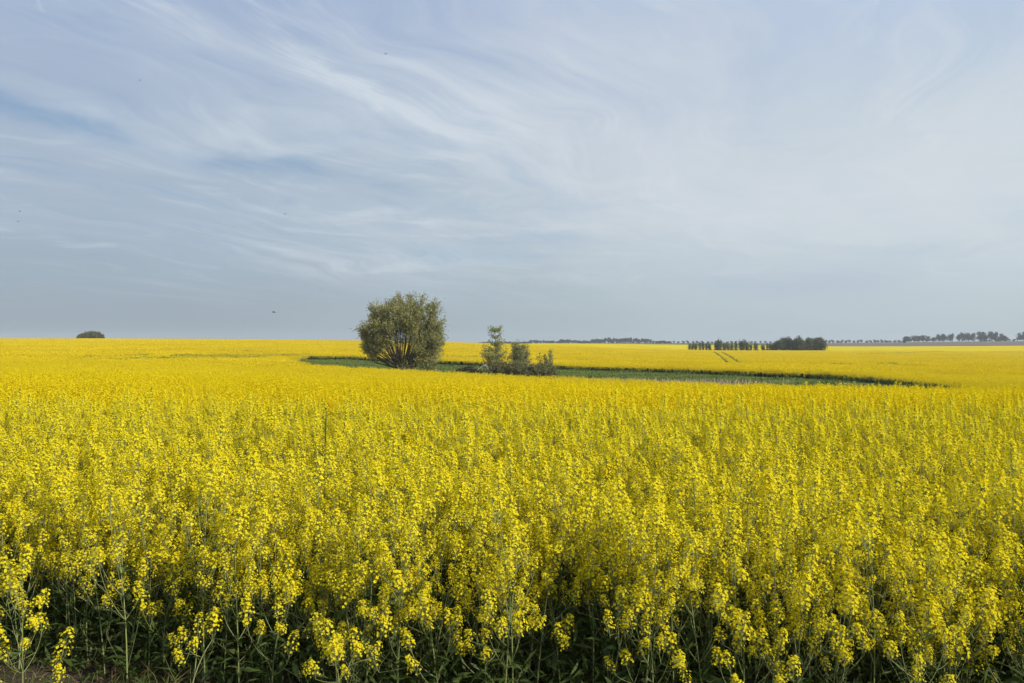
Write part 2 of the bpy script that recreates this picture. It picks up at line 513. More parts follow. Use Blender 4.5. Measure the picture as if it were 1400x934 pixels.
def raceme(seed, L=0.15, nfl=42, dense=1.0):
    """flowering top: open flowers on short stalks round an axis, buds on top, young pods below"""
    r = np.random.default_rng(seed); g = Geo()
    bend = r.normal(0, 0.012, 2)
    ax = lambda t: np.stack([bend[0] * t * t, bend[1] * t * t, t * L], -1)
    t = np.linspace(0, 1, 5); g.tube(ax(t), np.linspace(0.0022, 0.0012, 5), 4, STM)
    i = np.arange(nfl); t = 0.22 + 0.76 * (i / nfl) ** 0.8
    t = np.clip(t + r.normal(0, 0.02, nfl), 0, 1)
    phi = i * 2.39996 + r.normal(0, 0.3, nfl)
    tilt = np.interp(t, [0.2, 0.7, 1.0], [R(74), R(55), R(22)]) + r.normal(0, 0.12, nfl)
    pl = np.interp(t, [0.2, 0.8, 1.0], [0.043, 0.033, 0.014]) * r.uniform(0.6, 1.35, nfl)
    d = np.stack([np.cos(phi) * np.sin(tilt), np.sin(phi) * np.sin(tilt), np.cos(tilt)], -1)
    b = ax(t); c = b + d * pl[:, None]
    sdv = unit(np.cross(d, UP)) * 0.0008
    g.add(np.stack([b - sdv, b + sdv, c + sdv, c - sdv], 1), np.arange(nfl * 4).reshape(-1, 4), STM)
    n = unit(d + r.normal(0, 0.25, (nfl, 3)) + [0, 0, 0.25])
    a = unit(np.cross(n, r.normal(size=(nfl, 3)))); bb = np.cross(n, a)
    size = r.uniform(0.0068, 0.0102, nfl)
    for k in range(4):
        th = k * np.pi / 2 + r.normal(0, 0.12, nfl)
        pd = np.cos(th)[:, None] * a + np.sin(th)[:, None] * bb + n * r.uniform(0.1, 0.5, nfl)[:, None]
        g.kites(c, pd, n, size, size * 0.95, PET, 0.05)
    nb = 9
    ph = r.uniform(0, 6.28, nb); rr = r.uniform(0.001, 0.009, nb)
    p0 = ax(np.ones(nb)) + np.stack([np.cos(ph) * rr, np.sin(ph) * rr, r.uniform(0.0, 0.008, nb)], -1)
    for p in p0: g.tube([p, p + [0, 0, 0.003], p + [0, 0, 0.007]], [0.0006, 0.0021, 0.0005], 4, BUD)
    npod = 8
    for k in range(npod):
        tt = r.uniform(0.0, 0.3); ph = r.uniform(0, 6.28); dd = np.array([math.cos(ph) * 0.8, math.sin(ph) * 0.8, 0.7])
        p = ax(np.array(tt)); q = p + dd * 0.014; e = q + unit(dd + np.array([0, 0, 0.8])) * r.uniform(0.012, 0.035)
        g.tube([p, q, (q + e) / 2, e], [0.0006, 0.0009, 0.0014, 0.0003], 3, STM)
    return g


RAC = [raceme(100 + k, random.uniform(0.09, 0.19), random.randint(46, 74)) for k in range(8)]
RAC += [raceme(150 + k, random.uniform(0.16, 0.23), random.randint(85, 115)) for k in range(4)]      # the long leading tops
RAC_ME = [g.mesh('flower_head', CROP_MATS) for g in RAC]


def bez(p0, p1, p2, n):
    t = np.linspace(0, 1, n)[:, None]
    return (1 - t) ** 2 * p0 + 2 * t * (1 - t) * p1 + t * t * p2


def leaf_blade(g, r, base, az, L, W, lift, m=LEF, seg=4):
    out = np.array([math.cos(az), math.sin(az), 0]); side = np.array([-out[1], out[0], 0])
    t = np.linspace(0, 1, seg + 1)
    droop = r.uniform(0.3, 0.9)
    p = base + out * (t * L)[:, None] + UP * (lift * t * L - droop * L * t * t)[:, None]
    w = W * np.sin(np.pi * np.clip(t * 0.92 + 0.08, 0, 1)) ** 0.7 * (1 - 0.3 * t)
    tw = r.normal(0, 0.5)
    sv = side * math.cos(tw) + UP * math.sin(tw)
    v = np.stack([p + sv * w[:, None] / 2 + UP * (w * 0.22)[:, None], p, p - sv * w[:, None] / 2 + UP * (w * 0.22)[:, None]], 1)
    f = []
    for i in range(seg):
        for k in range(2):
            f.append([i * 3 + k, i * 3 + k + 1, i * 3 + k + 4, i * 3 + k + 3])
    g.add(v, f, m)


def plant(seed, H=1.15, nbr=6, sides=5, leaves=9, low=0.48, spread=1.0):
    """one plant: stem geometry, leaf geometry, and where its flower heads sit"""
    r = np.random.default_rng(seed); st, lf, heads = Geo(), Geo(), []
    lean = r.normal(0, 0.06, 2)
    top = np.array([lean[0], lean[1], H - 0.17])
    pm = bez(np.zeros(3), np.array([r.normal(0, .03), r.normal(0, .03), H * 0.5]), top, 9)
    st.tube(pm, np.linspace(0.0050, 0.0020, 9), sides, 0)
    heads.append((top, unit(np.array([lean[0] * .6 + r.normal(0, .08), lean[1] * .6 + r.normal(0, .08), 1])), -r.uniform(0.95, 1.2)))
    ph = r.uniform(0, 6.28)
    for k in range(nbr):
        f = low + (0.93 - low) * (k + r.uniform(0.1, 0.9)) / nbr
        z0 = f * (H - 0.13) * 0.86
        p0 = pm[min(8, int(z0 / (H - 0.13) * 8))]; ph += 2.4 + r.normal(0, .3)
        rad = r.uniform(0.08, 0.19) * spread * (1.15 - 0.5 * f)
        zt = min(H - 0.15, p0[2] + r.uniform(0.14, 0.34))
        e = np.array([p0[0] + math.cos(ph) * rad, p0[1] + math.sin(ph) * rad, zt])
        mid = np.array([p0[0] + math.cos(ph) * rad * .75, p0[1] + math.sin(ph) * rad * .75, p0[2] + (zt - p0[2]) * .4])
        pb = bez(p0, mid, e, 6)
        st.tube(pb, np.linspace(0.0026, 0.0014, 6), sides - 1, 0)
        heads.append((e, unit(unit(e - mid) * 0.7 + UP + r.normal(0, .12, 3)), r.uniform(0.7, 1.1)))
        for _ in range(r.integers(1, 3)):
            e2 = e + np.array([r.normal(0, .06), r.normal(0, .06), -r.uniform(.0, .10)])
            st.tube(bez(pb[3], (pb[3] + e2) / 2 + r.normal(0, .01, 3), e2, 4), np.linspace(0.0018, 0.0012, 4), 3, 0)
            heads.append((e2, unit(unit(e2 - pb[3]) * 0.5 + UP + r.normal(0, .2, 3)), r.uniform(0.55, 0.85)))
        leaf_blade(lf, r, p0, ph + r.normal(0, .3), r.uniform(.05, .10), r.uniform(.012, .022), 0.7, 0)
    for k in range(leaves):
        z = r.uniform(0.04, 0.62) * H; p0 = pm[int(z / H * 8)].copy(); p0[2] = z
        big = 1.25 - z / H
        leaf_blade(lf, r, p0, r.uniform(0, 6.28), r.uniform(.07, .15) * big, r.uniform(.016, .034) * big, r.uniform(0.2, 0.9), 0)
    for k in range(4):
        z = r.uniform(0.15, 0.6) * H; p0 = pm[int(z / H * 8)].copy(); a = r.uniform(0, 6.28)
        e = p0 + np.array([math.cos(a) * r.uniform(.06, .2), math.sin(a) * r.uniform(.06, .2), r.uniform(.12, .34)])
        pb = bez(p0, (p0 + e) / 2 + r.normal(0, .02, 3), e, 5)
        st.tube(pb, np.linspace(0.0018, 0.0009, 5), 3, 0)
        for q in range(5):
            b = pb[r.integers(2, 5)]; dd = unit(r.normal(size=3) + UP * .6)
            st.tube([b, b + dd * .012, b + dd * .012 + unit(dd + UP) * r.uniform(.015, .04)], [.0005, .0012, .0003], 3, 0)
    return st, lf, heads


LABEL_NEAR = 'flowering yellow rapeseed plant in the front rows of the field'
GROUP_NEAR = 'rapeseed plants in the front rows of the field'


def plant_thing(seed, name='rapeseed_plant', label=LABEL_NEAR, group=GROUP_NEAR, cat='rapeseed plant', **kw):
    st, lf, heads = plant(seed, **kw)
    root = link(name, None, label=label, cat=cat, group=group)
    link('stem', st.mesh('stem', [M['stem']]), root)
    link('foliage', lf.mesh('foliage', [M['leaf']]), root)
    r = random.Random(seed)
    for p, d, s in heads:
        h = link('flower_head', RAC_ME[8 + r.randrange(4) if s < 0 else r.randrange(8)], root, loc=p); s = abs(s)
        h.rotation_mode = 'QUATERNION'
        h.rotation_quaternion = Matrix(frame_to(d).tolist()).to_quaternion() @ Quaternion((0, 0, 1), r.uniform(0, 6.28))
        h.scale = (s, s, s)
    return root


PROTO = [plant_thing(500 + k, H=random.uniform(1.0, 1.25), nbr=random.randint(5, 7), leaves=13) for k in range(10)]
PROTO_LOW = [plant_thing(600 + k, H=random.uniform(0.72, 0.98), nbr=6, low=0.36, spread=1.3, leaves=13) for k in range(6)]


def jitter_grid(x0, x1, y0, y1, s, j=0.42):
    xs = np.arange(x0, x1, s); ys = np.arange(y0, y1, s)
    X, Y = np.meshgrid(xs, ys); X[1::2] += s / 2
    X = X + rng.uniform(-j, j, X.shape) * s; Y = Y + rng.uniform(-j, j, Y.shape) * s
    return X.ravel(), Y.ravel()


Xg, Yg = jitter_grid(-9, 9, 3.4, 12.5, 0.185)
inw = (np.abs(Xg) < Yg * 0.70 + 0.25) & (Yg > y_front(Xg) + rng.normal(0, 0.10, Xg.shape))
thin = rng.uniform(size=Xg.shape) < 0.93
ok = inw & thin
Xn, Yn = Xg[ok], Yg[ok]
dep = Yn - y_front(Xn) * 0.5
order = np.argsort(np.hypot(Xn * 0.55, Yn))
near_i, rest_i = order[:292], order[292:]
used = set()
for k in near_i:
    x, y = float(Xn[k]), float(Yn[k])
    edge = y - float(y_front(np.array(x)))
    pool = PROTO_LOW if (edge < 0.55 and random.random() < 0.45) else PROTO
    p = pool[random.randrange(len(pool))]
    s = random.uniform(0.9, 1.08)
    loc = (x, y, float(hgt(x, y)) - 0.01); rz = random.uniform(0, 6.28)
    if p.name in used:
        q = dup(p, loc, rz, (s, s, s))
    else:
        q = p; used.add(p.name); p.location = loc; p.scale = (s, s, s)
    q.rotation_euler = (random.gauss(0, 0.06), random.gauss(0, 0.06), rz)
for p in PROTO + PROTO_LOW:                      # any kind not drawn by chance still gets its place
    if p.name not in used:
        p.location = (random.uniform(-2, 2), 5.6, -0.01)

# plants that stand out
t = plant_thing(911, H=1.0, nbr=9, low=0.25, spread=1.25, leaves=0, group=None,
                label='lone sparse rape plant with thin bare stems over brown soil at the left corner')
t.location = (-2.62, 4.12, -0.02)
t = plant_thing(912, H=0.58, nbr=2, low=0.5, spread=0.8, leaves=1, group=None,
                label='short rape plant with three small flower heads on pale stems before the dark crop')
t.location = (-1.80, 4.25, -0.02)
t = plant_thing(914, H=0.62, nbr=3, low=0.4, spread=1.0, leaves=2, group=None,
                label='slim low rape plant with one bright head beside the short three-headed plant')
t.location = (-0.93, 4.02, -0.02)

# tall dark weed stalk above the flowers
x, y = xat(444, 6.6), 6.6
g = Geo(); gr = np.random.default_rng(5)
z1 = zat(557, 6.6)
g.tube([[0, 0, 0], [0.01, 0, 0.6], [-0.005, 0.01, 1.0], [0.01, 0, z1 - .12], [0.012, 0, z1]], [0.007, 0.0065, 0.0055, 0.006, 0.003], 5)
root = link('weed_stalk', None, label='tall dark leafy weed stalk poking above the yellow flowers', cat='weed', loc=(x, y, 0))
for q in range(26):
    leaf_blade(g, gr, np.array([0.005, 0, z1 - 0.02 - 0.03 * q]), gr.uniform(0, 6.28), gr.uniform(.03, .07), .014, .9, 0, 2)
link('stem', g.mesh('stem', [M['weed']]), root)
for k in range(5):
    g = Geo(); a = k * 2.4; z0 = 0.75 + 0.09 * k; e = np.array([math.cos(a) * 0.10, math.sin(a) * 0.10, z0 + 0.2])
    g.tube(bez(np.array([0, 0, z0]), np.array([e[0] * .8, e[1] * .8, z0 + .05]), e, 5), np.linspace(.005, .002, 5), 4)
    for q in range(14):
        leaf_blade(g, gr, e - [0, 0, .02 * q], gr.uniform(0, 6.28), .05, .013, .9, 0, 2)
    link('twig', g.mesh('twig', [M['weed']]), root)

# ------------------------------------------------------------------ the rest of the crop: one mass
PV, PF, PM, VID = [], [], [], []
base_n = 0
vid_next = 0
LOD_VIDS = {0: [], 1: [], 2: [], 3: []}


def store(geo, vid):
    global base_n
    v, f, m = geo.arr()
    PV.append(v); PF.append(f + base_n); PM.append(m); VID.append(np.full(len(v), vid)); base_n += len(v)


def new_variant(geo, lod):
    global vid_next
    LOD_VIDS[lod].append(vid_next); store(geo, vid_next); vid_next += 1


for k in range(9):                                  # whole plants, every petal
    st, lf, heads = plant(700 + k, H=random.uniform(1.0, 1.27), nbr=random.randint(5, 7), sides=4, leaves=9)
    g = Geo()
    v, f, m = st.arr(); g.add(v, f, STM)
    v, f, m = lf.arr(); g.add(v, f, LEF)
    for p, d, s in heads:
        v, f, m = RAC[8 + random.randrange(4) if s < 0 else random.randrange(8)].arr(); s = abs(s)
        g.add(v @ (frame_to(d) * s).T + p, f, m)
    new_variant(g, 0)


def spike(g, r, p, d, L, rad, n, size):
    """a flower head made of a handful of flower-sized faces"""
    t = r.uniform(0.05, 1, n); ph = r.uniform(0, 6.28, n)
    rr = rad * (1.05 - 0.75 * t ** 1.6) * np.sqrt(r.uniform(0.3, 1, n))
    c = np.stack([np.cos(ph) * rr, np.sin(ph) * rr, t * L], -1)
    nrm = unit(np.stack([np.cos(ph), np.sin(ph), 0.5 + t], -1) + r.normal(0, .4, (n, 3)))
    F = frame_to(d)
    g.squares(c @ F.T + p, nrm @ F.T, size * r.uniform(0.75, 1.25, n), PFAR)


for k in range(10):                                 # plants a few steps away
    st, lf, heads = plant(800 + k, H=random.uniform(1.0, 1.30), nbr=random.randint(4, 6), sides=4, leaves=3)
    r = np.random.default_rng(k); g = Geo()
    for p, d, s in heads:
        s = 1.35 if s < 0 else s
        g.tube([p * [0.5, 0.5, 0.6], p], [0.0022, 0.0014], 3, STM)
        spike(g, r, p - d * 0.05, d, 0.21 * s, 0.046 * s, int(35 * s), 0.027)
    g.tube([[0, 0, 0], heads[0][0] * [0.5, 0.5, 0.6]], [0.0045, 0.003], 3, STM)
    v, f, m = lf.arr(); g.add(v, f, LEF)
    new_variant(g, 1)


def patch(k, size, nplants, nheads, nq, qsize, lod):
    r = np.random.default_rng(900 + k); g = Geo()
    for i in range(nplants):
        x, y = r.uniform(-size / 2, size / 2, 2); H = r.normal(1.14, 0.07)
        for j in range(nheads):
            ph = r.uniform(0, 6.28); rad = r.uniform(0, 0.14) * (j > 0)
            p = np.array([x + math.cos(ph) * rad, y + math.sin(ph) * rad, H - 0.15 - (r.uniform(0.02, 0.3) if j else 0)])
            spike(g, r, p, unit(np.array([r.normal(0, .12), r.normal(0, .12), 1])), 0.2, 0.05, nq, qsize)
        n = 4
        c = np.stack([x + r.normal(0, .08, n), y + r.normal(0, .08, n), r.uniform(0.05, 0.6, n)], -1)
        dd = np.stack([r.normal(0, .5, n), r.normal(0, .5, n), np.full(n, .8)], -1)
        g.kites(c, dd, r.normal(size=(n, 3)), 0.32, 0.07, LEF)
    new_variant(g, lod)


for k in range(6): patch(k, 1.3, 26, 3, 8, 0.05, 2)
for k in range(5): patch(20 + k, 3.2, 130, 3, 3, 0.125, 3)

# thin spots and wheel tracks, placed where they lie in the field
THIN = []                                            # (x, y, rx, ry, keep)
for c0, c1, r_, ry, keep in [(-60, 95, 507, 3.0, 0.35), (210, 360, 494, 5, 0.45), (640, 760, 560, 0.5, 0.6)]:
    xa, ya = ray_ground((c0 + c1) / 2, r_)
    THIN.append((xa, ya, (c1 - c0) / 2 / FPX * ya, ry, keep))
TRACKS = []; TRACK_W = [1.9, 1.9, 5, 4, 5, 5, 6, 6, 4, 5, 4, 4, 5, 6, 6]
TRACK_PX = [[(976, 481), (986, 488), (996, 495)], [(986, 481), (1003, 490), (1012, 495)],
            [(700, 489), (800, 490.5), (893, 493), (960, 494.5), (1080, 496), (1250, 500)],
            [(1085, 496), (1180, 495.5), (1300, 500)],
            [(150, 490), (260, 487), (400, 483)], [(0, 478), (200, 477), (420, 480)],
            [(560, 487), (670, 486)], [(1160, 484), (1290, 480)], [(1200, 496), (1262, 494)],
            [(0, 470), (300, 471)], [(60, 487), (330, 484)], [(440, 478), (490, 479)], [(760, 483), (900, 484)], [(1000, 487), (1390, 490)], [(880, 476), (1200, 479)]]


def ray_far(c, r_, ymin=140):
    ys = np.linspace(ymin, 700, 5000)
    d = zat(r_, ys) - (hgt(xat(c, ys), ys) + 1.15)
    k = np.argmax(d < 0) if (d < 0).any() else len(ys) - 1
    return xat(c, ys[k]), ys[k]


for L in TRACK_PX:
    TRACKS.append([ray_far(c, r_, 140 if c > 430 else 60) for c, r_ in L])


def track_dist(x, y):
    d = np.full(np.shape(x), 1e9)
    for L, w in zip(TRACKS, TRACK_W):
        for (x0, y0), (x1, y1) in zip(L[:-1], L[1:]):
            vx, vy = x1 - x0, y1 - y0
            t = np.clip(((x - x0) * vx + (y - y0) * vy) / (vx * vx + vy * vy + 1e-9), 0, 1)
            d = np.minimum(d, np.hypot(x - x0 - t * vx, y - y0 - t * vy) / w)
    return d


def allowed(x, y, soll_margin=0.0):
    k = ~in_poly(SOLL, x, y) & (y < y_end(x, y))
    for (tx, ty, rx, ry, keep) in THIN:
        e = ((x - tx) / rx) ** 2 + ((y - ty) / ry) ** 2
        k &= ~((e < 1) & (rng.uniform(size=x.shape) > keep + 0.5 * np.clip(e, 0, 1)))
    return k


pts, lods, rots, scls = [], [], [], []


def scatter(x, y, lod, dz=-0.01, smin=0.9, smax=1.1, zs=1.0):
    n = len(x)
    pts.append(np.stack([x, y, hgt(x, y) + dz], -1)); lods.append(np.full(n, lod))
    rots.append(np.stack([rng.normal(0, 0.03, n), rng.normal(0, 0.03, n), rng.uniform(0, 6.283, n)], -1))
    s = rng.uniform(smin, smax, n)
    scls.append(np.stack([s, s, s * zs], -1))


# gentle height waves through the stand
def wave(x, y): return 1.0 + 0.045 * np.sin(x * 1.7 + 0.6 * y) + 0.04 * np.sin(y * 1.1 - 0.9 * x + 1.0)


# first whole plants behind the front rows
sel = rest_i
scatter(Xn[sel], Yn[sel], 0, smin=0.86, smax=1.12)
rots[-1][:, :2] *= 2.2
side = (np.abs(Xg) >= Yg * 0.70 + 0.25) & (np.abs(Xg) < Yg * 0.8 + 2.5) & (Yg > y_front(Xg))
scatter(Xg[side], Yg[side], 0)
CELL = 1.15
cell_far = rng.uniform(size=(200, 120))               # where the two densities of detail interleave


def is_far_cell(x, y):
    i = np.floor(x / CELL).astype(int) + 100; j = np.floor(y / CELL).astype(int)
    yc = (j + .5) * CELL
    return cell_far[np.clip(i, 0, 199), np.clip(j, 0, 119)] < np.interp(yc, [20, 58], [0, 1])


x, y = jitter_grid(-48, 48, 12.5, 59, 0.235)
k = (np.abs(x) < y * 0.72 + 2.5) & allowed(x, y) & ~is_far_cell(x, y)
scatter(x[k], y[k], 1)
scls[-1] *= wave(x[k], y[k])[:, None]
ii, jj = np.meshgrid(np.arange(-80, 80), np.arange(17, 91))
x, y = (ii.ravel() + .5) * CELL, (jj.ravel() + .5) * CELL
k = (np.abs(x) < y * 0.74 + 4) & is_far_cell(x, y)
x, y = x[k] + rng.uniform(-.2, .2, k.sum()), y[k] + rng.uniform(-.2, .2, k.sum())
k = allowed(x, y)
scatter(x[k], y[k], 2)
scls[-1] *= wave(x[k], y[k])[:, None]
# close rows of plants along the edges of the hollow
ex, ey = jitter_grid(-70, 70, 60, 172, 0.5, 0.4)
def edge_dist(x, y):
    d = np.full(np.shape(x), 1e9)
    P = SOLL
    for i in range(len(P)):
        (x0, y0), (x1, y1) = P[i], P[(i + 1) % len(P)]
        vx, vy = x1 - x0, y1 - y0
        t_ = np.clip(((x - x0) * vx + (y - y0) * vy) / (vx * vx + vy * vy), 0, 1)
        d = np.minimum(d, np.hypot(x - x0 - t_ * vx, y - y0 - t_ * vy))
    return d
ed = edge_dist(ex, ey)
k = (ed < 1.6) & ~in_poly(SOLL, ex, ey)
rag = 0.9 * np.sin(ex * 0.9 + 0.5 * ey) + 0.7 * np.sin(ey * 1.3 - 0.4 * ex)
k &= ~((rag > 0.7) & (ed < 0.6))
scatter(ex[k], ey[k], 1)
k = in_poly(SOLL, ex, ey) & (ed < np.maximum(0.15, 0.2 + 0.6 * rag)) & (rng.uniform(size=ex.shape) < 0.3)
scatter(ex[k], ey[k], 1, smin=0.45, smax=0.9)
x, y = jitter_grid(-300, 300, 103, 400, 2.7, 0.3)
k = (np.abs(x) < y * 0.76 + 6) & allowed(x, y) & (edge_dist(x, y) > 1.6) & (track_dist(x, y) + rng.normal(0, .12, x.shape) > 1.0)
scatter(x[k], y[k], 3, smin=0.95, smax=1.08)
tw_ = TRACKS[0] + TRACKS[1]
x, y = jitter_grid(min(p[0] for p in tw_) - 4, max(p[0] for p in tw_) + 4, min(p[1] for p in tw_), max(p[1] for p in tw_), 0.42)
TRK, TRACKS_ALL = TRACKS, TRACKS
TRACKS = TRACKS_ALL[:2]; dd_ = track_dist(x, y) * 1.9; TRACKS = TRACKS_ALL
k = (dd_ > 0.62) & (dd_ < 2.5)
scatter(x[k], y[k], 1)

# the closed canopy under and beyond the flower heads
nu, ny = 420, 520
uu = np.linspace(-0.95, 0.95, nu); yy = np.geomspace(20, 725, ny)
U, Yc = np.meshgrid(uu, yy); Xc = U * Yc
off = np.interp(Yc, [20, 60, 120, 300, 420, 725], [0.45, 0.55, 0.75, 0.95, 1.12, 1.15])
inhole = in_poly(SOLL, Xc, Yc) | (edge_dist(Xc, Yc) < 1.2) | (Yc > y_end(Xc, Yc))
bloom = np.interp(Yc, [20, 60, 130, 300, 420], [0.15, 0.3, 0.7, 0.97, 1.0])
bloom = bloom * np.interp(track_dist(Xc, Yc), [0.35, 1.0], [0.55, 1.0])  # darker canopy colour at tracks: sparse bloom plus painted shade of crop sides
Zc = hgt(Xc, Yc) + off
i, j = np.meshgrid(np.arange(ny - 1), np.arange(nu - 1), indexing='ij')
bad = inhole[:-1, :-1] | inhole[1:, :-1] | inhole[:-1, 1:] | inhole[1:, 1:]
i, j = i[~bad], j[~bad]
f = np.stack([i * nu + j, i * nu + j + 1, (i + 1) * nu + j + 1, (i + 1) * nu + j], -1)
cg = Geo(); cg.add(np.stack([Xc, Yc, Zc], -1), f, CAN)
canopy_start = base_n
store(cg, 1000)
# trodden strips: low green plants along wheel tracks, dark also for shaded crop sides
tg = Geo()
for L, w in zip(TRACKS, TRACK_W):
    for (x0, y0), (x1, y1) in zip(L[:-1], L[1:]):
        n = max(2, int(math.hypot(x1 - x0, y1 - y0) / (5.0 if w < 3 else 4.5)))
        q = rng.uniform(0, 1, n * 5)
        px_, py_ = x0 + (x1 - x0) * q + rng.normal(0, .3 if w < 3 else .9, n * 5), y0 + (y1 - y0) * q + rng.normal(0, .4 * w if w > 3 else .3, n * 5)
        b = np.stack([px_, py_, hgt(px_, py_) + np.interp(py_, [100, 300, 420], [0.75, 0.95, 1.08])], -1)
        tg.kites(b, np.stack([rng.normal(0, .4, n * 5), rng.normal(0, .4, n * 5), np.ones(n * 5)], -1), rng.normal(size=(n * 5, 3)), 0.26, 0.20, LEF)
store(tg, 1000)
# lower leaves that fill the stand between the stems
n = 52000
ux = rng.uniform(-8.5, 8.5, n); uy = y_front(ux) + 0.05 + rng.exponential(1.9, n)
uz = rng.beta(1.2, 2.2, n) * 0.72 * np.clip((uy - y_front(ux)) / 0.5 + 0.45, 0, 1)
b = np.stack([ux, uy, hgt(ux, uy) + uz], -1)
ug = Geo()
LL = rng.uniform(0.05, 0.15, n)
ug.kites(b, np.stack([rng.normal(0, 1, n), rng.normal(0, 1, n), rng.normal(.5, .5, n)], -1), np.stack([rng.normal(0, .6, n), rng.normal(0, .6, n), np.ones(n)], -1), LL, LL * rng.uniform(.10, .28, n), LEF, .08)
store(ug, 1000)
P_ = np.concatenate(pts); nproto = base_n; npts = len(P_)
V_ = np.concatenate(PV + [P_]); F_ = np.concatenate(PF); M_ = np.concatenate(PM)
gg = Geo(); gg.add(V_, F_, M_)
crop_me = gg.mesh('rapeseed_crop', CROP_MATS)


def set_attr(name, typ, key, data):
    a = crop_me.attributes.new(name, typ, 'POINT'); a.data.foreach_set(key, np.ascontiguousarray(data).ravel())


set_attr('vid', 'INT', 'value', np.concatenate(VID + [np.full(npts, -1)]).astype(np.int32))
set_attr('lod', 'INT', 'value', np.concatenate([np.full(nproto, -1), *lods]).astype(np.int32))
set_attr('rot', 'FLOAT_VECTOR', 'vector', np.concatenate([np.zeros((nproto, 3)), *rots]).astype(np.float32))
set_attr('scl', 'FLOAT_VECTOR', 'vector', np.concatenate([np.ones((nproto, 3)), *scls]).astype(np.float32))
bl = np.zeros(nproto + npts, np.float32); bl[canopy_start:canopy_start + bloom.size] = bloom.ravel()
set_attr('bloom', 'FLOAT', 'value', bl)
print('crop instances', npts, 'proto faces', len(F_))


def crop_nodes():
    ng = bpy.data.node_groups.new('crop_scatter', 'GeometryNodeTree')
    ng.interface.new_socket('Geometry', in_out='INPUT', socket_type='NodeSocketGeometry')
    ng.interface.new_socket('Geometry', in_out='OUTPUT', socket_type='NodeSocketGeometry')
    nd, lk = ng.nodes, ng.links
    gi, go = nd.new('NodeGroupInput'), nd.new('NodeGroupOutput')
    outj = nd.new('GeometryNodeJoinGeometry')

    def named(n, t):
        a = nd.new('GeometryNodeInputNamedAttribute'); a.data_type = t; a.inputs[0].default_value = n
        return a.outputs[0]

    def pick(attr, val):
        c = nd.new('FunctionNodeCompare'); c.data_type = 'INT'; c.operation = 'EQUAL'
        lk.new(named(attr, 'INT'), c.inputs[2]); c.inputs[3].default_value = val
        s = nd.new('GeometryNodeSeparateGeometry'); s.domain = 'POINT'
        lk.new(gi.outputs[0], s.inputs[0]); lk.new(c.outputs[0], s.inputs[1])
        return s.outputs[0]

    lk.new(pick('vid', 1000), outj.inputs[0])
    for lod, vids in LOD_VIDS.items():
        jn = nd.new('GeometryNodeJoinGeometry')
        for v in vids:
            ti = nd.new('GeometryNodeGeometryToInstance')
            lk.new(pick('vid', v), ti.inputs[0]); lk.new(ti.outputs[0], jn.inputs[0])
        ip = nd.new('GeometryNodeInstanceOnPoints')
        lk.new(pick('lod', lod), ip.inputs['Points']); lk.new(jn.outputs[0], ip.inputs['Instance'])
        ip.inputs['Pick Instance'].default_value = True
        rv = nd.new('FunctionNodeRandomValue'); rv.data_type = 'INT'
        rv.inputs[4].default_value = 0; rv.inputs[5].default_value = len(vids) - 1
        lk.new(rv.outputs[2], ip.inputs['Instance Index'])
        er = nd.new('FunctionNodeEulerToRotation'); lk.new(named('rot', 'FLOAT_VECTOR'), er.inputs[0])
        lk.new(er.outputs[0], ip.inputs['Rotation']); lk.new(named('scl', 'FLOAT_VECTOR'), ip.inputs['Scale'])
        lk.new(ip.outputs[0], outj.inputs[0])
    lk.new(outj.outputs[0], go.inputs[0])
    return ng


crop = link('rapeseed_crop', crop_me, kind='stuff', cat='rapeseed crop',
            label='endless mass of yellow flowering rapeseed filling the field behind the front rows')
md = crop.modifiers.new('scatter', 'NODES'); md.node_group = crop_nodes()

# ------------------------------------------------------------------ grass and reeds
g = Geo()
n = 26000
ex, ey = rng.uniform(SOLL[:, 0].min(), SOLL[:, 0].max(), n * 3), rng.uniform(68, 166, n * 3)
k = in_poly(SOLL, ex, ey); ex, ey = ex[k][:n], ey[k][:n]
b = np.stack([ex, ey, hgt(ex, ey) + 0.08], -1); n = len(b)
L = rng.uniform(0.18, 0.5, n) * (0.7 + 0.5 * np.sin(ex * 0.4) * np.sin(ey * 0.5))
g.kites(b, np.stack([rng.normal(0, .35, n), rng.normal(0, .35, n), np.ones(n)], -1), rng.normal(size=(n, 3)), L, L * 0.4, 0)
link('meadow_grass', g.mesh('meadow_grass', [M['grass']]), kind='stuff', cat='grass', label='rough green grass filling the hollow in the yellow field')

g = Geo()
for c, yy_, w, dpt, cnt in [(850, 92, 3.2, 1.5, 420), (930, 90, 4.0, 1.2, 300), (900, 94, 6, 1.5, 200), (955, 86, 1.5, .8, 120), (1010, 90, 2.5, 1, 120)]:
    x0 = xat(c, yy_)
    ex = x0 + rng.normal(0, w, cnt); ey = yy_ + rng.normal(0, dpt, cnt)
    b = np.stack([ex, ey, hgt(ex, ey) + 0.1], -1)
    g.kites(b, np.stack([rng.normal(0, .15, cnt), rng.normal(0, .15, cnt), np.ones(cnt)], -1), rng.normal(size=(cnt, 3)), rng.uniform(.5, 0.95, cnt), 0.09, 0)
link('dry_reeds', g.mesh('dry_reeds', [M['straw']]), kind='stuff', cat='reeds', label='pale dry reeds standing in the green hollow beyond the near crop')

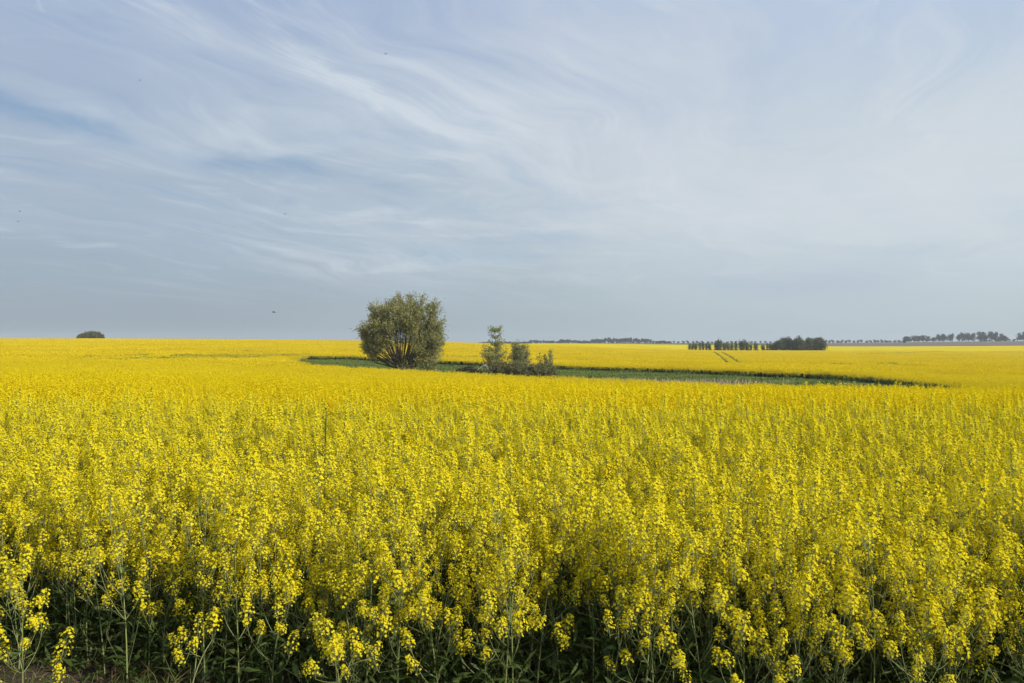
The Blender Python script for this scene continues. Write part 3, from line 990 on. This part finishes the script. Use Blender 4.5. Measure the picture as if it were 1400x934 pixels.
g = Geo()
n = 8000
ex = rng.uniform(-5, 5, n); ey = y_front(ex) + rng.normal(-0.30, 0.42, n)
b = np.stack([ex, ey, hgt(ex, ey)], -1)
clump = 0.5 + 0.5 * np.sin(ex * 3.1 + 1.3) * np.sin(ey * 4.3)
L = rng.uniform(0.05, 0.22, n) * (0.4 + clump)
dd = np.stack([rng.normal(0, .5, n), rng.normal(0, .5, n), np.ones(n)], -1)
for k in range(n):
    d1 = dd[k] / np.linalg.norm(dd[k]); p0 = b[k]; p1 = p0 + d1 * L[k] * .55; p2 = p1 + unit(d1 + np.array([d1[0] * 1.2, d1[1] * 1.2, -0.25])) * L[k] * .45
    sv = unit(np.cross(d1, rng.normal(size=3))) * rng.uniform(0.0012, 0.0026)
    g.add([p0 - sv, p0 + sv, p1 + sv, p1 - sv, p2 + sv * .2, p2 - sv * .2], [[0, 1, 2, 3], [3, 2, 4, 5]], 0 if rng.uniform() < .72 else 1)
# fallen leaves and stalk bits on the soil
n = 3600
ex = rng.uniform(-5, 5, n); ey = y_front(ex) + rng.uniform(-1.2, 0.9, n)
b = np.stack([ex, ey, hgt(ex, ey) + 0.012], -1)
g.kites(b, np.stack([rng.normal(size=n), rng.normal(size=n), rng.normal(0, .15, n)], -1), np.stack([rng.normal(0, .3, n), rng.normal(0, .3, n), np.ones(n)], -1),
        rng.uniform(.012, .06, n), rng.uniform(.003, .014, n), rng.integers(0, 2, n))
n = 700
ex = rng.uniform(-5, 5, n); ey = y_front(ex) + rng.uniform(-0.8, 0.6, n)
b = np.stack([ex, ey, hgt(ex, ey) + 0.018], -1)
g.kites(b, np.stack([rng.normal(size=n), rng.normal(size=n), rng.normal(0, .2, n)], -1), np.stack([rng.normal(0, .4, n), rng.normal(0, .4, n), np.ones(n)], -1), .010, .009, 2)
link('margin_grass', g.mesh('margin_grass', [M['grass'], M['drygrass'], M['petal']]), kind='stuff', cat='grass', label='thin green and dry grass on the soil along the front of the crop')

# ------------------------------------------------------------------ trees in the hollow


def place(c, yy_): return xat(c, yy_), yy_


def willow():
    x0, y0 = place(549, 112); z0 = float(hgt(x0, y0)) + 0.08
    r = np.random.default_rng(3)
    root = link('willow_tree', None, label='big round pollard willow with many stems fanning from one short trunk', cat='tree', loc=(x0, y0, z0))
    tr = Geo(); cr = Geo()
    # short swollen trunk
    zz = np.array([0, .25, .7, 1.2, 1.7, 2.0]); tr.tube(np.stack([zz * .02, zz * 0, zz], -1), [1.35, 1.15, 1.0, 1.05, 1.0, .5], 12)
    C, Dd, Nn, Ll = [], [], [], []

    def env(th, ph):
        right = math.cos(ph) * math.sin(th)
        R0 = np.interp(th, [0, .25, .5, .8, 1.05, 1.3, 1.5], [10.2, 10.7, 10.7, 9.4, 7.5, 6.2, 5.4])
        lump = 0.55 * math.sin(3 * ph + 1.0 + 2.2 * th) + 0.45 * math.sin(5 * ph + 4.5 * th)
        return R0 * (1 + 0.05 * right) + lump * 0.6

    NS = 120
    for k in range(NS):
        th = max(.03, math.acos(1 - (k + .5) / NS * 0.68) + r.normal(0, .05))
        ph = k * 2.39996 + r.normal(0, .15)
        Lr = env(th, ph) * r.uniform(0.9, 1.03)
        d = np.array([math.sin(th) * math.cos(ph), math.sin(th) * math.sin(ph), math.cos(th)])
        p0 = np.array([math.cos(ph) * .75, math.sin(ph) * .75, 1.2 + 0.5 * r.uniform()])* [min(1, .3 + th), min(1, .3 + th), 1]
        e = np.array([0, 0, 1.2]) + d * Lr * [.87, .62, 1]
        mid = p0 + (e - p0) * .5 + np.array([d[0], d[1], 0]) * 0.5 - UP * 0.25 * th + r.normal(0, .38, 3)
        pb = bez(p0, mid, e, 10)
        tr.tube(pb, np.linspace(r.uniform(.04, .115), .012, 10), 5)
        tw = 14
        for q in range(tw):
            s = r.uniform(.36 + .12 * th, 1.0) ** .7
            b = pb[min(9, int(s * 9))] + r.normal(0, .05, 3)
            if b[2] < 5.7 - .55 * abs(b[0]) + r.normal(0, .9): continue
            dv = unit(unit(pb[9] - pb[5]) + r.normal(0, .75, 3) + UP * .25)
            tl = r.uniform(1.0, 2.3) * (1.15 - .4 * s)
            t_ = bez(b, b + dv * tl * .5, b + dv * tl + UP * r.uniform(-.1, .25), 4)
            tr.tube(t_, np.linspace(.03, .008, 4), 3)
            nl = 34
            ii = r.uniform(.1, 1, nl); pos = b + dv * tl * ii[:, None] + r.normal(0, .22, (nl, 3))
            C.append(pos); Dd.append(dv + r.normal(0, .55, (nl, 3))); Nn.append(r.normal(size=(nl, 3)) + d * .6); Ll.append(r.uniform(.22, .40, nl))
    # low skirt of shoots on the sunny side and a hanging bough on the other
    for (cx, cy, cz, sx, sz, cnt) in [(3.5, -.8, 1.9, 1.1, 1.2, 1500), (4.7, .3, 3.2, .8, 1.0, 900), (-4.5, .2, 3.4, .7, .7, 400), (-4.0, -.5, 2.6, .45, .6, 160), (.6, -1.0, 1.6, .9, .8, 260)]:
        C.append(np.stack([r.normal(cx, sx * .7, cnt), r.normal(cy, sx * .8, cnt), r.normal(cz, sz * .7, cnt)], -1))
        Dd.append(r.normal(0, .5, (cnt, 3)) + UP * .8); Nn.append(r.normal(size=(cnt, 3))); Ll.append(r.uniform(.22, .4, cnt))
        for q in range(6):
            tr.tube(bez(np.array([cx * .15, 0, .9]), np.array([cx * .6, cy * .5, cz * .5]), np.array([cx, cy, cz]) + r.normal(0, .7, 3), 6), np.linspace(.07, .015, 6), 4)
    C, Dd, Nn, Ll = map(np.concatenate, (C, Dd, Nn, Ll))
    keep = C[:, 2] > 0.1
    cr.kites(C[keep], Dd[keep], Nn[keep], Ll[keep], Ll[keep] * .36, 0)
    link('trunk', tr.mesh('trunk', [M['bark']]), root)
    link('crown', cr.mesh('crown', [M['willow']]), root)


willow()


def twiggy(name, label, c, yy_, H, W, ns, mat, bark, leafs, leaf, seed, upright=.9, z_lo=.12, cat='tree', group=None, spread0=.1):
    """several upright stems with side twigs and loose leaves"""
    r = np.random.default_rng(seed)
    x0, y0 = place(c, yy_); z0 = float(hgt(x0, y0)) + 0.08
    root = link(name, None, label=label, cat=cat, group=group, loc=(x0, y0, z0))
    tr, cr = Geo(), Geo(); C, Dd, Ll = [], [], []
    for k in range(ns):
        ph = r.uniform(0, 6.28); off = W / 2 * math.sqrt(r.uniform(0, 1)) * (ns > 1)
        hh = H * (1 - .35 * (off / (W / 2 + 1e-6)) ** 2) * r.uniform(.82, 1.0) if ns > 1 else H
        e = np.array([math.cos(ph) * off * .8, math.sin(ph) * off * .8, hh]); p0 = e * [spread0, spread0, 0]
        pb = bez(p0, np.array([e[0] * .75, e[1] * .75, hh * .45]) + r.normal(0, .1, 3), e, 9)
        tr.tube(pb, np.linspace(.012 * hh + .01, .008, 9), 5)
        nt_ = int(hh * (11 if ns == 1 else 5))
        for q in range(nt_):
            s = r.uniform(z_lo, 1); b = pb[min(8, int(s * 8))]
            a = r.uniform(0, 6.28)
            tl = (W / 2 if ns == 1 else W * .28) * (1.05 - .7 * s ** 1.5) * r.uniform(.35, 1.15) + .15
            dv = unit(np.array([math.cos(a), math.sin(a), upright * r.uniform(.5, 1.3)]))
            tr.tube(bez(b, b + dv * tl * .5, b + dv * tl + UP * .1 * tl, 3), [.016, .011, .006], 3)
            nl = max(3, int(leafs * tl)); ii = r.uniform(.2, 1.05, nl)
            C.append(b + dv * tl * ii[:, None] + r.normal(0, .09 + .05 * tl, (nl, 3))); Dd.append(dv + r.normal(0, .7, (nl, 3))); Ll.append(r.uniform(.7, 1.3, nl) * leaf)
    C, Dd, Ll = map(np.concatenate, (C, Dd, Ll)); k = C[:, 2] > .05
    cr.kites(C[k], Dd[k], r.normal(size=(k.sum(), 3)), Ll[k], Ll[k] * .6, 0)
    link('trunk', tr.mesh('trunk', [bark]), root); link('crown', cr.mesh('crown', [mat]), root)
    return root


twiggy('birch_tree', 'slender young birch with loose see-through leaves rising above the thicket', 678, 103, 7.3, 4.4, 1, M['birch'], M['birchbark'], 44, .19, 21, .8, .15)
twiggy('shrub', 'broad loose two-peaked shrub between the young birch and the slim column bush', 715, 103.5, 5.9, 5.0, 12, M['shrub'], M['bark'], 44, .17, 22, 1.0, .15, 'shrub', None, .35)
twiggy('columnar_bush', 'slim upright column-shaped bush at the end of the thicket', 750, 102.5, 4.9, 1.7, 4, M['birch'], M['bark'], 55, .16, 23, 1.6, .1, 'bush', None, .6)
twiggy('sapling', 'little thin sapling between the broad shrub and the column bush', 738, 103, 3.4, 1.6, 1, M['shrub'], M['bark'], 16, .2, 24, 1.0, .2)
for c, yy_, H, W, s, lab in [(683, 100.8, 2.7, 3.6, 31, 'dark low thicket bush at the foot of the young birch'),
                             (712, 100.2, 2.9, 4.6, 32, 'dark low thicket bush under the broad two-peaked shrub'),
                             (743, 99.5, 2.7, 3.6, 33, 'dark low thicket bush at the foot of the column bush')]:
    twiggy('thicket_bush', lab, c, yy_, H, W, 18, M['thicket'], M['bark'], 52, .17, s, .8, .02, 'bush', 'thicket bushes in the hollow', .7)
twiggy('low_bush', 'low dusky bush leaning out beside the willow trunk', 586, 110, 2.6, 3.0, 10, M['shrub'], M['bark'], 50, .18, 36, .8, .02, 'bush', None, .5)

# heap of brown brushwood with a bleached log on it
x0, y0 = place(640, 106); z0 = float(hgt(x0, y0)) + .08
r = np.random.default_rng(8); g = Geo()
for k in range(420):
    a = r.normal(0, 1.9); b_ = r.normal(0, .8); hmax = 1.55 * math.exp(-(a / 2.6) ** 2 - (b_ / 1.3) ** 2)
    p = np.array([a, b_, r.uniform(.05, 1) * hmax]); d = unit(r.normal(size=3) * [1, 1, .35]); L_ = r.uniform(.3, .9)
    g.tube([p - d * L_, p + r.normal(0, .05, 3), p + d * L_], [.03, .035, .015], 4)
g.squares(np.stack([r.normal(0, 2.0, 900), r.normal(0, .9, 900), np.abs(r.normal(.5, .45, 900))], -1), unit(r.normal(size=(900, 3)) + UP), .22, 1)
link('brush_heap', g.mesh('brush_heap', [M['bark'], M['drygrass']]), label='low heap of brown brushwood and dead leaves beside the thicket', cat='brushwood', loc=(x0, y0, z0))
x0, y0 = place(661, 102.5); z0 = float(hgt(x0, y0)) + .42
g = Geo()
bzp = np.array([.62, 1, .9]) * np.array([[-1.35, .1, .95], [-.8, .05, 1.25], [-.3, 0, 1.5], [.15, 0, 1.72], [.5, .05, 1.66], [.8, .05, 1.35], [1.0, .1, 1.0], [1.1, .1, .2], [1.12, .1, -.4]])
g.tube(bzp, [.03, .06, .10, .13, .15, .15, .14, .12, .12], 8)
link('fallen_log', g.mesh('fallen_log', [M['bleached']]), label='bleached white fallen log arching over the brown heap', cat='log', loc=(x0, y0, z0))

# ------------------------------------------------------------------ distant trees


def far_tree(name, label, cat, group, H, W, seed, mat, leaf, nleaf, trunk_h=.2, lobes=6, stems=1, shape='round'):
    r = np.random.default_rng(seed); tr, cr = Geo(), Geo()
    for k in range(stems):
        o = r.normal(0, W * .12, 2) * (stems > 1)
        tr.tube(bez(np.array([o[0], o[1], -.3]), np.array([o[0] * 1.3, o[1] * 1.3, H * .4]), np.array([o[0] * 2, o[1] * 2, H * .8]), 5), np.linspace(.03 * H, .01 * H, 5), 5)
    C, Nn = [], []
    for k in range(lobes):
        ph = k * 2.4 + r.normal(0, .3); f = r.uniform(.1, .62) * (k > 0)
        zc = r.uniform(trunk_h + .18, .85 if shape != 'dome' else .62) if k else .62
        cc = np.array([math.cos(ph) * W * .5 * f, math.sin(ph) * W * .5 * f, zc * H])
        rad = np.array([W * r.uniform(.2, .32), W * r.uniform(.2, .32), H * (1 - trunk_h) * r.uniform(.18, .3)])
        if shape == 'slim': rad[2] *= 1.5
        v = unit(r.normal(size=(nleaf // lobes, 3))); rr = r.uniform(.55, 1.06, (len(v), 1))
        C.append(cc + v * rr * rad); Nn.append(v + r.normal(0, .5, v.shape))
        tr.tube([[0, 0, max(.1, trunk_h) * H * .9], cc * [.6, .6, .8], cc], [.014 * H, .008 * H, .003 * H], 4)
    C, Nn = np.concatenate(C), unit(np.concatenate(Nn))
    C[:, 2] = np.maximum(C[:, 2], trunk_h * H * .7); C[:, 2] *= H / C[:, 2].max()
    cr.squares(C, Nn, leaf * r.uniform(.6, 1.4, len(C)))
    root = link(name, None, label=label, cat=cat, group=group)
    link('trunk', tr.mesh('trunk', [M['bark']]), root); link('crown', cr.mesh('crown', [mat]), root)
    return root


def put(protos, used_, c, yy_, base_dz=0.0, s=(1, 1, 1), zbase=None):
    p = protos[random.randrange(len(protos))]
    if isinstance(s, (int, float)): s = (s, s, s)
    x_, y_ = place(c, yy_); z_ = float(hgt(x_, y_)) + base_dz if zbase is None else zbase
    rz = random.uniform(0, 6.28)
    if p.name in used_: return dup(p, (x_, y_, z_), rz, s)
    used_.add(p.name); p.location = (x_, y_, z_); p.rotation_euler = (0, 0, rz); p.scale = s
    return p


def drop_unused(protos, used_):
    for p in protos:
        if p.name not in used_:
            for ch in list(p.children): bpy.data.objects.remove(ch)
            bpy.data.objects.remove(p)


U_ = set()
# copse on the left-hand crest
lab = 'round tree of the small dark copse standing alone on the crest'
cp = [far_tree('copse_tree', lab, 'tree', 'trees of the small copse on the crest', 7, 6.5, 40 + k, M['midtree'], .8, 900, .12, 7, 2, 'dome') for k in range(3)]
for k, (c, tp) in enumerate([(109, 458), (114, 455.5), (119, 454), (124, 453), (129, 453.2), (134, 454.2), (138.5, 456.5)]):
    yy_ = 470 + 8 * (k % 2); x_, y_ = place(c, yy_); zt = zat(tp, yy_); zg = float(hgt(x_, y_)); s = (zt - zg) / 7
    put(cp, U_, c, yy_, 0.2, (min(s, 1.0), min(s, 1.0), s))
drop_unused(cp, U_)

# row of slim trees in the far field
lab = 'slim tree in the gappy row standing in the far yellow field'
sp_ = [far_tree('row_tree', lab, 'tree', 'slim trees of the row in the far field', 8, 4.4, 50 + k, M['midtree'], .55, 620, .08, 7, 2, 'slim') for k in range(4)]
for c, tp in [(943, 469), (947, 467.5), (951, 468), (957, 466.5), (961, 467), (966, 466.8), (970, 468.5), (979, 466), (982, 461), (985, 464.5), (990, 468),
              (995, 467), (1000, 467.5), (1006, 466.5), (1012, 463.5), (1016, 463.5), (1021, 466), (1027, 469), (1033, 468.5), (1043, 469.5), (1049, 468.5), (1053, 469)]:
    yy_ = 448 + random.uniform(-6, 6); x_, y_ = place(c, yy_); s = (zat(tp, yy_) - float(hgt(x_, y_))) / 8
    w_ = random.uniform(.45, 1.1)
    put(sp_, U_, c, yy_, 0.0, (w_, w_, s))
drop_unused(sp_, U_)
lab = 'bushy tree of the dense dark clump ending the far tree row'
cl = [far_tree('clump_tree', lab, 'tree', 'trees of the dense clump in the far field', 9, 7.5, 60 + k, M['midtree'], .6, 1300, .03, 9, 2, 'round') for k in range(4)]
for c, tp in [(1058, 470), (1062, 467), (1067, 463.5), (1073, 460.5), (1079, 459.5), (1085, 460), (1091, 459.6), (1096, 461.5), (1101, 462.5), (1106, 461), (1111, 463), (1116, 461.5), (1121, 461.5), (1124, 465)]:
    tp += random.uniform(-1.2, 1.2); yy_ = 452 + random.uniform(-9, 9); x_, y_ = place(c, yy_); s = (zat(tp, yy_) - float(hgt(x_, y_))) / 9
    put(cl, U_, c, yy_, 0.0, (.95, .95, s))
drop_unused(cl, U_)

# wood along the horizon
lab = 'rounded tree in the long dark wood along the horizon'
wd = [far_tree('wood_tree', lab, 'tree', 'trees of the wood along the horizon', 11, 10, 70 + k, M['fartree'], 1.5, 420, .03, 7, 1, 'dome') for k in range(5)]
prof_c = [660, 690, 715, 722, 735, 760, 770, 785, 800, 812, 830, 850, 870, 885, 900, 912, 920]
prof_r = [468.5, 467.5, 468, 466, 465.5, 466.5, 464, 465.5, 466.5, 464.5, 462.5, 463, 462.5, 464.5, 465.5, 466.5, 469]
c = 655.0
while c < 919:
    tp = np.interp(c, prof_c, prof_r) + random.uniform(-1.0, 1.2)
    yy_ = 1290 + random.uniform(-25, 25); x_, y_ = place(c, yy_); s = (zat(tp, yy_) - float(hgt(x_, y_))) / 11
    put(wd, U_, c, yy_, 0.3, (random.uniform(.75, 1.15),) * 2 + (s,))
    c += random.uniform(2.2, 5.0)
drop_unused(wd, U_)

# avenue trees on the skyline
lab = 'small round-headed avenue tree in the even row on the skyline'
av = [far_tree('avenue_tree', lab, 'tree', 'avenue trees along the skyline', 8, 6, 80 + k, M['fartree'], 1.3, 260, .16, 6, 1, 'round') for k in range(3)]
cols = list(np.arange(921, 1062, 6.6)) + list(np.arange(1128, 1236, 5.6)) + list(np.arange(1341, 1392, 6.5))
for c in cols:
    c += random.uniform(-1, 1); yy_ = 1420
    if c > 1300: yy_ = 1230
    x_, y_ = place(c, yy_); tp = (466.3 if c < 1100 else 464.8 if c < 1300 else 464.2) + random.uniform(-.7, .7)
    zb = zat(471 if c < 1100 else 470 if c < 1300 else 467.5, yy_); s = (zat(tp, yy_) - zb) / 8
    w_ = random.uniform(.9, 1.2) if c < 1100 else random.uniform(1.1, 1.4)
    put(av, U_, c, yy_, 0, (w_, w_, s), max(zb, float(hgt(x_, y_))) if False else zb)
drop_unused(av, U_)

# taller trees beyond the ploughed slope
lab = 'tall broad tree with bare trunk on the skyline beyond the ploughed slope'
tl = [far_tree('skyline_tree', lab, 'tree', 'tall trees beyond the ploughed slope', 14, 13, 90 + k, M['fartree'], 1.4, 800, .12, 11, 2, 'round') for k in range(4)]
for c, tp in [(1238, 459.5), (1243, 460), (1250, 458.5), (1256, 459), (1262, 458), (1268, 459.5), (1276, 461), (1284, 457), (1290, 456.3), (1300, 456), (1311, 456.5),
              (1317, 454.5), (1324, 454.8), (1330, 455), (1340, 453.5), (1346, 453.8), (1356, 453), (1361, 453.5), (1369, 456), (1374, 458.5), (1394, 455), (1399, 453.2), (1407, 453), (1418, 455)]:
    yy_ = 1180 + random.uniform(-20, 20); zb = float(hgt(*place(c, yy_))) + .3
    s = (zat(tp, yy_) - zb) / 14
    w_ = random.uniform(.72, 1.0)
    put(tl, U_, c, yy_, 0.3, (w_, w_, s))
drop_unused(tl, U_)
g0 = far_tree('hedge_bush', 'low dark bush on the ploughed slope below the tall skyline trees', 'bush', None, 5, 8, 99, M['fartree'], 1.2, 300, .02, 5, 1, 'dome')
x_, y_ = place(1238, 1060); g0.location = (x_, y_, float(hgt(x_, y_)) + .4)

# ------------------------------------------------------------------ birds


def bird(label, c, r_, d, yaw, flap, span=0.30):
    g = Geo()
    bx = np.array([-.5, -.36, -.15, .1, .3, .42, .5]) * .5 * span / .36 * .9
    g.tube(np.stack([bx, bx * 0, bx * 0], -1), np.array([.006, .012, .028, .034, .024, .018, .003]) * span / .36, 8)
    for s in (-1, 1):
        w = np.array([[.06, 0, 0], [-.06, 0, 0], [-.05, s * .42 * span, flap * .3 * span], [.05, s * .42 * span, flap * .3 * span],
                      [-.10, s * .95 * span, flap * .5 * span], [-.06, s * 1.0 * span, flap * .5 * span]])
        w2 = w - [0, 0, .006]
        g.add(np.concatenate([w, w2]), [[0, 1, 2, 3], [3, 2, 4, 5], [6, 9, 8, 7], [9, 11, 10, 8], [0, 3, 9, 6], [3, 5, 11, 9], [1, 7, 8, 2], [2, 8, 10, 4]])
    L_ = .5 * span * .45
    for s in (-1, 1):
        g.add([[-L_, 0, .004], [-L_, s * .02, 0], [-L_ - .09, s * .05, 0], [-L_ - .06, s * .015, 0]], [[0, 1, 2, 3]])
    o = link('bird', g.mesh('bird', [M['bird']]), label=label, cat='bird', group='birds in the sky', loc=(xat(c, d), d, zat(r_, d)))
    o.rotation_euler = (R(8), 0, yaw)


bird('dark bird gliding low over the field, largest of the birds', 374.5, 427, 62, R(20), .4)
bird('tiny dark bird high above the young birch side of the willow', 527, 74, 110, R(60), .9)
bird('tiny dark bird in mid sky above the low gliding bird', 390, 293, 110, R(-40), .8)
bird('tiny faint bird between the low gliding bird and the willow', 440, 395, 130, R(100), .8)
bird('upper of two specks of birds near the left edge of the sky', 27, 289, 115, R(30), .7)
bird('lower of two specks of birds near the left edge of the sky', 25, 303, 125, R(-20), .9)
bird('tiny bird high in the left of the sky under the cirrus', 191, 110, 150, R(45), .8)

# ------------------------------------------------------------------ haze
HAZE = 0.00022
if HAZE:
    m = bpy.data.materials.new('haze'); m.use_nodes = True; nt = m.node_tree; nt.nodes.clear()
    o_ = nt.nodes.new('ShaderNodeOutputMaterial'); v_ = nt.nodes.new('ShaderNodeVolumePrincipled')
    v_.inputs['Color'].default_value = (0.80, 0.88, 0.95, 1); v_.inputs['Density'].default_value = HAZE
    nt.links.new(v_.outputs[0], o_.inputs['Volume'])
    g = Geo(); X0, X1, Y0, Y1, Z0, Z1 = -3100, 3100, -3100, 3100, -8, 32
    g.add([[X0, Y0, Z0], [X1, Y0, Z0], [X1, Y1, Z0], [X0, Y1, Z0], [X0, Y0, Z1], [X1, Y0, Z1], [X1, Y1, Z1], [X0, Y1, Z1]],
          [[0, 3, 2, 1], [4, 5, 6, 7], [0, 1, 5, 4], [1, 2, 6, 5], [2, 3, 7, 6], [3, 0, 4, 7]])
    link('haze', g.mesh('haze', [m]), kind='stuff', cat='haze', label='thin pale haze over the far fields')
